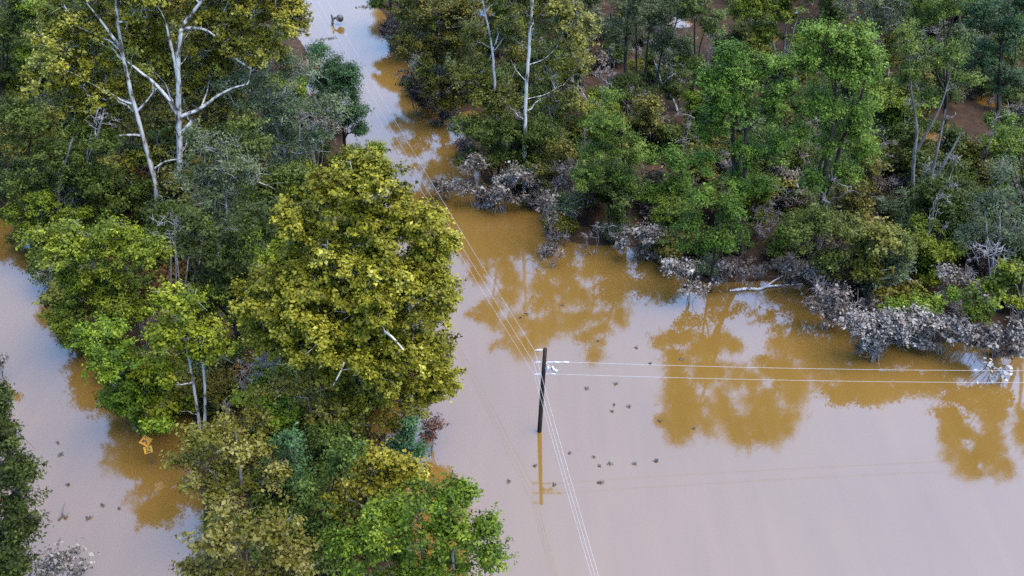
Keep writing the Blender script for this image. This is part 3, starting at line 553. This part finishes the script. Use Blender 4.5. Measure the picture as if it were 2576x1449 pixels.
reg('dusty_tree', 2, 'dusty', 'broadleaf_tree', 'dusty blue green tree in the far woodland at the top of the picture', 'tree', 13, 8, 'dusty trees of the far woodland')
reg('dark_tree', 2, 'dark', 'broadleaf_tree', 'dark tree in the far woodland at the top, or added unseen beyond the left edge', 'tree', 13, 8, 'dark trees of the far woodland', tint_shift=.15)
reg('bare_stem', 3, 'bare', 'bare_tree', 'thin grey leafless tree standing among the leafy trees of the woods', 'tree', 13, 3.4, 'thin leafless trees in the woods', twk=.5, trunk_r=.085, bark='grey')
for kk_, nm_ in (('dark', 'dark'), ('green', 'green'), ('olive', 'olive'), ('locust', 'bright')):
    reg(kk_ + '_low', 2, kk_, 'understory_tree', nm_ + (' green' if nm_ in ('dark', 'bright') else '') + ' low tree of the understory between the taller trees', 'tree', 7.5, 6.5, nm_ + ' low understory trees', tint_shift=.05)
rnd = random.Random(11); first = {}
USED = []
def put(key, loc, smin=.7, smax=1.3):
    p = PROTO[key]; i = rnd.randrange(len(p)); s = rnd.uniform(smin, smax); rz = rnd.uniform(0, 6.28)
    sc3 = (s * rnd.uniform(.85, 1.15), s * rnd.uniform(.85, 1.15), s * rnd.uniform(.85, 1.15))
    if (key, i) not in first:
        first[(key, i)] = 1; o = p[i]; o.location = loc; o.rotation_euler = (0, 0, rz); o.scale = sc3
    else: copy_thing(p[i], loc, rz, sc3)
def poly_in(k, x, y): return bool(inside(np.array([[x, y]]), POLY[k])[0])
SIGN = G(386, 1168)
GAPS = [(G(1655, 440), 4.5), (G(1640, 480), 3.5), (G(1870, 90), 9.0), (G(2405, 350), 6.0), (G(2390, 390), 5.0)]   # open muddy ground
def scatter(region, pxbox, n, mix, mind, mg=1.2, **k):
    placed = []; tries = 0
    while len(placed) < n and tries < n * 40:
        tries += 1
        q = G(rnd.uniform(pxbox[0], pxbox[2]), rnd.uniform(pxbox[1], pxbox[3]))
        if not all(poly_in(region, q.x + a, q.y + b_) for a, b_ in ((0, 0), (mg, 0), (-mg, 0), (0, mg), (0, -mg))): continue
        if (q.x - SIGN.x) ** 2 + (q.y - SIGN.y + 2.5) ** 2 < 42: continue
        if any((q.x - c_.x) ** 2 + (q.y - c_.y) ** 2 < r_ * r_ for c_, r_ in GAPS): continue
        if any((q.x - a) ** 2 + (q.y - b) ** 2 < mind ** 2 for a, b in placed): continue
        placed.append((q.x, q.y)); put(rnd.choice(mix), (q.x, q.y, -.05), **k)
scatter('right', (1050, 120, 2640, 800), 85, ['dark_low', 'dark_low', 'locust_low', 'olive_low', 'green_low'], 5.0, mg=2.5, smin=.7, smax=1.15)
scatter('left', (-40, 250, 960, 1300), 55, ['dark_low', 'dark_low', 'green_low', 'olive_low'], 4.2, mg=4.0, smin=.7, smax=1.2)
scatter('right', (1150, 150, 2640, 720), 46, ['bare_stem'], 3.5, mg=2, smin=.6, smax=1.1)
scatter('left', (0, 300, 900, 900), 20, ['bare_stem'], 4, mg=3, smin=.5, smax=.8)
scatter('right', (1000, -40, 2640, 900), 260, ['dark_shrub', 'silt_shrub', 'silt_shrub', 'bare_shrub', 'bare_shrub', 'olive_shrub', 'dusty_shrub'], 2.0, smin=.8, smax=1.5)
scatter('left', (-40, 150, 1000, 1449), 170, ['dark_shrub', 'dark_shrub', 'olive_shrub', 'bare_shrub', 'rust_shrub', 'dusty_shrub'], 2.2, smin=.8, smax=1.5)
for a_, b_ in zip(RIGHT_SHORE[3:22], RIGHT_SHORE[4:23]):                    # flood brush all along the right waterline
    pa, pb = G(*a_), G(*b_); L_ = (pb - pa).length; m_ = max(1, int(L_ / 2.6))
    nrm_ = Vector((-(pb - pa).y, (pb - pa).x, 0)).normalized()
    for q_ in range(m_):
        if pa.x > 70: continue
        c_ = pa.lerp(pb, (q_ + rnd.random()) / m_) + nrm_ * rnd.uniform(-.3, 3.4)
        put(rnd.choice(['silt_shrub', 'silt_shrub', 'bare_shrub', 'bare_shrub', 'dusty_shrub']), (c_.x, c_.y, -.1), .45, .95)
scatter('right', (960, -250, 2800, 160), 110, ['green_tree', 'dusty_tree', 'dusty_tree', 'dark_tree', 'dark_tree'], 4.2, smin=.8, smax=1.2)
scatter('left', (-200, -250, 700, 330), 60, ['green_tree', 'dark_tree', 'dark_tree'], 4.4, smin=.8, smax=1.2)
for k_, p_ in PROTO.items():
    for i_, o_ in enumerate(p_):
        if (k_, i_) not in first:
            for c_ in list(o_.children): bpy.data.objects.remove(c_)
            bpy.data.objects.remove(o_)

for k_, (x_, y_) in enumerate([(-330, 1080), (-360, 880), (-330, 780), (-420, 700), (-330, 1300), (-250, 1460), (-420, 950)]):  # unseen trees beyond the left edge, added to shade the left channel
    q = G(x_, y_); put('dark_tree', (q.x, q.y, -.05), 1.3, 1.6)

# ------------------------------------------------------------------ utility pole
def box(c, s, ax=None):
    """box centred at c with half sizes s, optional axes rows"""
    A = np.eye(3) if ax is None else np.asarray(ax)
    v = np.array([[x, y, z] for x in (-1, 1) for y in (-1, 1) for z in (-1, 1)], float) * np.array(s)
    return v @ A + np.array(c), np.array([[0, 1, 3, 2], [4, 6, 7, 5], [0, 4, 5, 1], [2, 3, 7, 6], [0, 2, 6, 4], [1, 5, 7, 3]])
def lathe(prof, c, ax=(0, 0, 1), n=10):
    ax = unit(np.array(ax, float)); ref = np.array([1, 0, 0.]) if abs(ax[0]) < .8 else np.array([0, 1, 0.])
    u = unit(np.cross(ax, ref)); v = np.cross(ax, u); a = np.arange(n) * 2 * math.pi / n
    V = np.concatenate([np.array(c) + ax * z + r * (np.cos(a)[:, None] * u + np.sin(a)[:, None] * v) for z, r in prof])
    F = np.array([[i * n + j, i * n + (j + 1) % n, (i + 1) * n + (j + 1) % n, (i + 1) * n + j] for i in range(len(prof) - 1) for j in range(n)])
    return V, F
def joinm(parts):
    V, F, b0 = [], [], 0
    for v, f in parts: V.append(v); F.append(f + b0); b0 += len(v)
    return np.concatenate(V), np.concatenate(F)
PB = G(1357, 1085); PT = P(1371.5, 876, PB.y)
ptop = np.array(PT) - np.array(PB); Hp = ptop[2]
pole = thing('utility_pole', 'dark wooden utility pole standing in the open flood water', 'utility pole', PB)
axis = ptop / Hp
def at(z): return axis * z
V, F = tubes([([at(-1.5), at(0), at(Hp * .5), at(Hp - .05), at(Hp)], [.185, .18, .165, .15, .02])], 14)
link('shaft', mesh_np('shaft', V, F, M_POLE, smooth=True), pole)
def zpix(py): return P(1371.5, py, PB.y).z
zA, zB, zC = zpix(880), zpix(911), zpix(941)     # heights of the three attachments
def insul(c, ax, nm='insulator'):
    pr = [(0, .02), (.02, .05), (.10, .055)]
    for k in range(4): pr += [(.12 + .07 * k, .08), (.15 + .07 * k, .045)]
    pr += [(.45, .05), (.5, .0)]
    V, F = lathe(pr, c, ax, 10); link(nm, mesh_np(nm, V, F, M_PORC, smooth=True), pole)
insul(at(zA) + np.array([-.25, 0, 0]), (-1, 0, -.1)); insul(at(zB) + np.array([-.25, 0, 0]), (-1, 0, -.1)); insul(at(zC) + np.array([-.25, 0, 0]), (-1, 0, -.1))
for z in (zA, zB, zC):
    V, F = tubes([([at(z) + np.array([-.27, 0, 0]), at(z) + np.array([.12, 0, 0])], [.035, .035])], 8); link('bracket', mesh_np('bracket', V, F, M_GALV), pole)
insul(at(zB) + np.array([.65, 0, 0]), (1, 0, 0)); insul(at(zB) + np.array([1.35, 0, 0]), (1, 0, 0))
V, F = tubes([([at(zB) + np.array([.1, 0, 0]), at(zB) + np.array([1.4, 0, 0])], [.035, .03])], 8); link('dead_end_rod', mesh_np('rod', V, F, M_GALV), pole)
V, F = tubes([([at(zC) + np.array([.1, 0, 0]), at(zC) + np.array([.5, 0, 0])], [.035, .03])], 8); link('dead_end_rod', mesh_np('rod', V, F, M_GALV), pole)
insul(at(zC) + np.array([.45, 0, 0]), (1, 0, 0))
# fuse cutout: bracket, two porcelain posts and the tube between them
zc_ = zpix(924)
parts = [box(at(zc_) + np.array([.35, -.12, 0]), (.28, .04, .05))]
V, F = joinm(parts); link('cutout_bracket', mesh_np('cutout_bracket', V, F, M_GALV), pole)
for dx, tilt in ((.25, .25), (.68, -.3)):
    V, F = lathe([(-.30, .0), (-.29, .06), (-.18, .12), (-.14, .06), (-.02, .13), (.02, .06), (.14, .12), (.18, .06), (.29, .07), (.30, 0)], at(zc_) + np.array([dx, -.2, .02]), (tilt, -.2, 1), 10)
    link('fuse_cutout', mesh_np('fuse_cutout', V, F, M_PORC, smooth=True), pole)
V, F = lathe([(0, .0), (.01, .11), (.2, .13), (.24, .06), (.3, 0)], at(zc_) + np.array([.85, -.2, -.28]), (.3, 0, 1), 10); link('lightning_arrester', mesh_np('arrester', V, F, M_PORC, smooth=True), pole)
def catenary(a, b, sag, n=24):
    k = np.linspace(0, 1, n)[:, None]; p = np.array(a) * (1 - k) + np.array(b) * k
    p[:, 2] -= sag * 4 * k[:, 0] * (1 - k[:, 0]); return p
for s0, s1, sg in (((1.85, 0, zB), (.9, -.2, zc_ - .15), .35), ((.1, 0, zA - .9), (.7, -.2, zc_ + .3), .1)):
    p = catenary(at(0) + np.array(s0), np.array(s1), sg, 10); V, F = tubes([(p, np.full(len(p), .018))], 5); link('jumper_wire', mesh_np('jumper', V, F, M_WIRE), pole)

def wire(label, pts, group, r=.0105):
    o = pts[0]; V, F = tubes([(np.array(pts), np.full(len(pts), r))], 6)
    tag(link('power_line', mesh_np('power_line', V - o, F, M_WIRE, smooth=True), loc=o), label, 'power line', group)
Pb = np.array(PB)
def Pz(px, py, z): return np.array(G(px, py, z))
aA = Pb + at(zA) + np.array([-.78, 0, -.05]); aB = Pb + at(zB) + np.array([-.78, 0, -.05]); aC = Pb + at(zC) + np.array([-.70, 0, -.05])
def far(a, px, py, z, sag, near, sag2):
    f = Pz(px, py, z); d = f - a; f2 = a + d * 1.35
    n_ = Pz(*near); e = n_ - a; n2 = a + e * 1.9
    p1 = catenary(f2, a, sag); p2 = catenary(a, n2, sag2)
    return np.concatenate([p1, p2[1:]])
wire('upper of the three power lines crossing the pole from the far channel', far(aA, 862, 60, 9.6, 1.0, (1512, 1449, 8.0), .6), 'power lines along the flooded road')
wire('middle of the three power lines crossing the pole from the far channel', far(aB, 838, 60, 8.6, 1.0, (1503, 1449, 7.0), .6), 'power lines along the flooded road')
wire('lowest of the three power lines crossing the pole from the far channel', far(aC, 822, 60, 7.8, 1.0, (1494, 1449, 6.2), .6), 'power lines along the flooded road')
eB = Pb + at(zB) + np.array([1.85, 0, 0]); eC = Pb + at(zC) + np.array([.95, 0, 0])
for e, py, lab in ((eB, 927, 'upper power line running from the pole to the right edge'), (eC, 957, 'lower power line running from the pole to the right edge')):
    q = P(2576, py, PB.y + 1.0); d = np.array(q) - e
    wire(lab, catenary(e, e + d * 1.6 + np.array([0, 0, .4]), .5, 30), 'power lines to the right')

# ------------------------------------------------------------------ road sign
SB = G(386, 1168); sign = thing('road_sign', 'orange diamond curve warning sign with advisory plate half hidden by leaves', 'road sign', SB)
Ys = SB.y; ctr = np.array(P(378, 1108, Ys)) - np.array(SB); zt = ctr[2]
V, F = tubes([([(0, 0.05, -1), (0, 0.05, zt + .35)], [.035, .035])], 6); link('post', mesh_np('post', V, F, M_POST), sign)
yaw = R(28); rt = np.array([math.cos(yaw), math.sin(yaw), 0]); up = np.array([-.10, .34, .93]); up = unit(up); nn = unit(np.cross(rt, up)); rt = np.cross(up, nn)
def slab(poly, c, mat, nm, par, th=.012, lift=0.0):
    p = np.array([c + rt * a + up * b_ + nn * lift for a, b_ in poly]); q = p + nn * th; n = len(p)
    bm_v = np.concatenate([p, q]); me = bpy.data.meshes.new(nm)
    fs = [list(range(n, 2 * n)), list(range(n))[::-1]] + [[i, (i + 1) % n, n + (i + 1) % n, n + i] for i in range(n)]
    me.from_pydata([tuple(v) for v in bm_v], [], fs); me.materials.append(mat); me.update()
    return link(nm, me, par)
s = .5; c0 = np.array([0, -.05, zt]);
dia = slab([(-s, 0), (0, -s), (s, 0), (0, s)], c0, M_SIGN, 'diamond_panel', sign)
arrow = [(a_ * .78, b_ * .78) for a_, b_ in [(-.06, -.34), (.06, -.34), (.06, -.02), (.03, .06), (-.06, .12), (-.16, .12), (-.16, .24), (-.40, .06), (-.16, -.12), (-.16, 0), (-.10, 0), (-.06, -.04)]]
slab(arrow, c0, M_BLACK, 'arrow', dia, .004, .0125)
c1 = c0 - up * .72 + rt * .02
pl = slab([(-.29, -.27), (.29, -.27), (.29, .27), (-.29, .27)], c1, M_SIGNY, 'advisory_plate', sign)
def text(body, c, size, par):
    cu = bpy.data.curves.new('text', 'FONT'); cu.body = body; cu.size = size; cu.align_x = 'CENTER'; cu.align_y = 'CENTER'; cu.extrude = .002; cu.offset = .012
    tmp = bpy.data.objects.new('lettering', cu); col.objects.link(tmp); cu.materials.append(M_BLACK)
    bpy.context.view_layer.update()
    me = bpy.data.meshes.new_from_object(tmp.evaluated_get(bpy.context.evaluated_depsgraph_get())); bpy.data.objects.remove(tmp)
    o = link('lettering', me)
    from mathutils import Matrix
    o.parent = par; q = c + nn * .016
    o.matrix_local = Matrix(((rt[0], up[0], nn[0], q[0]), (rt[1], up[1], nn[1], q[1]), (rt[2], up[2], nn[2], q[2]), (0, 0, 0, 1)))
text('25', c1 + up * .07, .38, pl); text('MPH', c1 - up * .17, .16, pl)

# ------------------------------------------------------------------ floating debris
def debris(label, px, py, s, group='floating debris', seed=0, mat=None, long=1.0, rz=0):
    s = s * .4 if group else s * .8
    g = np.random.default_rng(900 + seed); B = G(px, py)
    n = int(26 * max(.5, s / .4)); C = g.normal(size=(n, 3)) * np.array([s * .55 * long, s * .5, .03]) + np.array([0, 0, .05])
    ca, sa = math.cos(rz), math.sin(rz); C[:, :2] = C[:, :2] @ np.array([[ca, sa], [-sa, ca]])
    C[:, 2] = np.abs(C[:, 2]) + .012
    nr = unit(g.normal(size=(n, 3)) * .35 + np.array([0, 0, 1]))
    V, F = leaves(g, C, nr, g.uniform(.16, .30, n) * (.5 + s), .7)
    st = C[:max(4, n // 5)]; k = len(st); d = rand_unit(g, k) * np.array([1, 1, .25])
    V2, F2 = twig_tubes(st, st + d * s * .6, st + d * s * 1.1 + np.array([0, 0, .06]), np.full(k, .018))
    V, F = joinm([(V, F), (V2, F2)]); V[:, 2] = np.maximum(V[:, 2], -.05)
    return tag(link('floating_debris', mesh_np('debris', V, F, mat or M_DEBRIS), loc=B), label, 'debris', group)
lab = 'small dark clump of debris floating in the open water right of the pole'
for k, (x, y, s) in enumerate([(1475, 978, .42), (1548, 966, .35), (1545, 1018, .3), (1582, 1024, .33), (1540, 1035, .25), (1535, 1167, .42), (1596, 1167, .36), (1652, 1159, .45), (1512, 1215, .42), (1280, 1210, .38), (1432, 1140, .25),
        (1494, 1150, .25), (1600, 875, .36), (1715, 905, .45), (1660, 1060, .4), (1745, 1078, .3), (1635, 915, .3), (1508, 1172, .22), (1345, 1172, .25), (1395, 1220, .35), (1505, 1215, .2)]):
    debris(lab, x, y, s, 'debris specks in the open water', k)
for k, (x, y, s) in enumerate([(1325, 790, .45), (1310, 800, .3), (1415, 768, .35), (1505, 858, .25)]):
    debris('dark clump of debris floating in the brown reflection above the pole', x, y, s, 'debris specks above the pole', 40 + k)
for k, (x, y, s) in enumerate([(155, 1143, .42), (165, 1302, .4), (172, 1220, .35), (258, 1272, .3), (222, 1303, .45), (145, 1115, .25), (245, 1010, .3), (300, 1280, .2)]):
    debris('dark clump of debris floating in the left channel', x, y, s, 'debris specks in the left channel', 60 + k)
debris('dark streak of driftwood floating in the far channel', 825, 98, .8, None, 81, long=2.2, rz=.3)
debris('dark clump of driftwood under the water edge at the top', 920, 18, .9, None, 82, long=1.6)
# black drift piece with raised fork in the far channel
B = G(843, 62); o = thing('driftwood_snag', 'black forked snag with a round knot poking out of the far channel', 'driftwood', B)
V, F = tubes([([(-.5, -.6, -.4), (-.35, -.2, .25), (-.25, .1, .9), (-.45, .2, 1.5)], [.18, .2, .22, .1]), ([(-.25, .1, .8), (.3, .1, 1.1), (.7, .1, 1.15)], [.15, .16, .12])], 8)
link('stem', mesh_np('stem', V, F, M_DEBRIS, smooth=True), o)
V, F = lathe([(-.55, .02), (-.5, .3), (-.2, .55), (.2, .55), (.5, .3), (.55, .02)], (.8, .1, .95), (.2, .3, 1), 12); link('knot', mesh_np('knot', V, F, M_DEBRIS, smooth=True), o)
def logt(label, a, b_, r, mat=M_LOG, z=.12, seed=0):
    p0, p1 = np.array(G(*a)), np.array(G(*b_)); g = np.random.default_rng(70 + seed); k = np.linspace(0, 1, 9)[:, None]
    p = p0 * (1 - k) + p1 * k; p[:, 2] = z; p[1:-1] += g.normal(size=(7, 3)) * r * .7 * np.array([1, 1, .5]); r_ = np.linspace(r, r * .5, 9); r_[0] *= .4; r_[-1] *= .3
    q = p[4]; e = q + (p1 - p0) * .25 + np.array([0, .8, .5]); br = np.array([q, (q + e) / 2 + np.array([0, 0, .12]), e])
    V, F = tubes([(p - p0, r_), (br - p0, [r * .6, r * .4, r * .15])], 8)
    tag(link('log', mesh_np('log', V, F, mat, smooth=True), loc=p0), label, 'log')
M_WLOG = bark_mat('bleached_log', (.50, .47, .45), (.32, .29, .27), None, 3)
logt('bleached white log lying along the waterline', (1835, 734), (2020, 716), .16, M_WLOG, seed=1)
logt('pale log in the muddy gap right of the leaning green tree', (1615, 432), (1700, 425), .14, seed=2)
logt('thin pale log below the muddy gap', (1630, 462), (1705, 452), .1, seed=3)
logt('short dark stick floating in the left channel', (146, 1310), (160, 1296), .09, M_DEBRIS, .05, 4)
# white leaves hanging at the right edge
B = G(2500, 960); g = np.random.default_rng(5)
o = thing('hanging_sprig', 'large leaved white silted sprig hanging at the right edge over the wires', 'sprig', B)
C = []
for x, y, n in ((2492, 912, 7), (2535, 925, 9), (2498, 942, 7), (2525, 943, 6), (2478, 925, 4), (2478, 958, 2)):
    c = np.array(P(x, y, B.y)) - np.array(B); C.append(c + g.normal(size=(n * 2, 3)) * np.array([.34, .3, .26]))
C = np.concatenate(C); nr = unit(g.normal(size=C.shape) * .5 + np.array([0, -.5, .8])); V, F = leaves(g, C, nr, g.uniform(.25, .5, len(C)), .6)
m_wl = leaf_mat('leaf_white_silt', [(0, (.20, .195, .19)), (1, (.33, .32, .31))], .1, 0, 0)
link('leaves', mesh_np('leaves', V, F, m_wl, g.uniform(0, 1, len(F))), o)
V, F = tubes([([(1.2, 1.0, -.6), (1.0, .6, .5), (.4, .1, 1.0), C[:14].mean(0)], [.09, .08, .06, .03]), ([(.9, .5, .6), C[14:32].mean(0) + [0, 0, .1], C[32:46].mean(0)], [.06, .05, .02])], 6)
link('twig', mesh_np('twig', V, F, BARK['pale'], smooth=True), o)
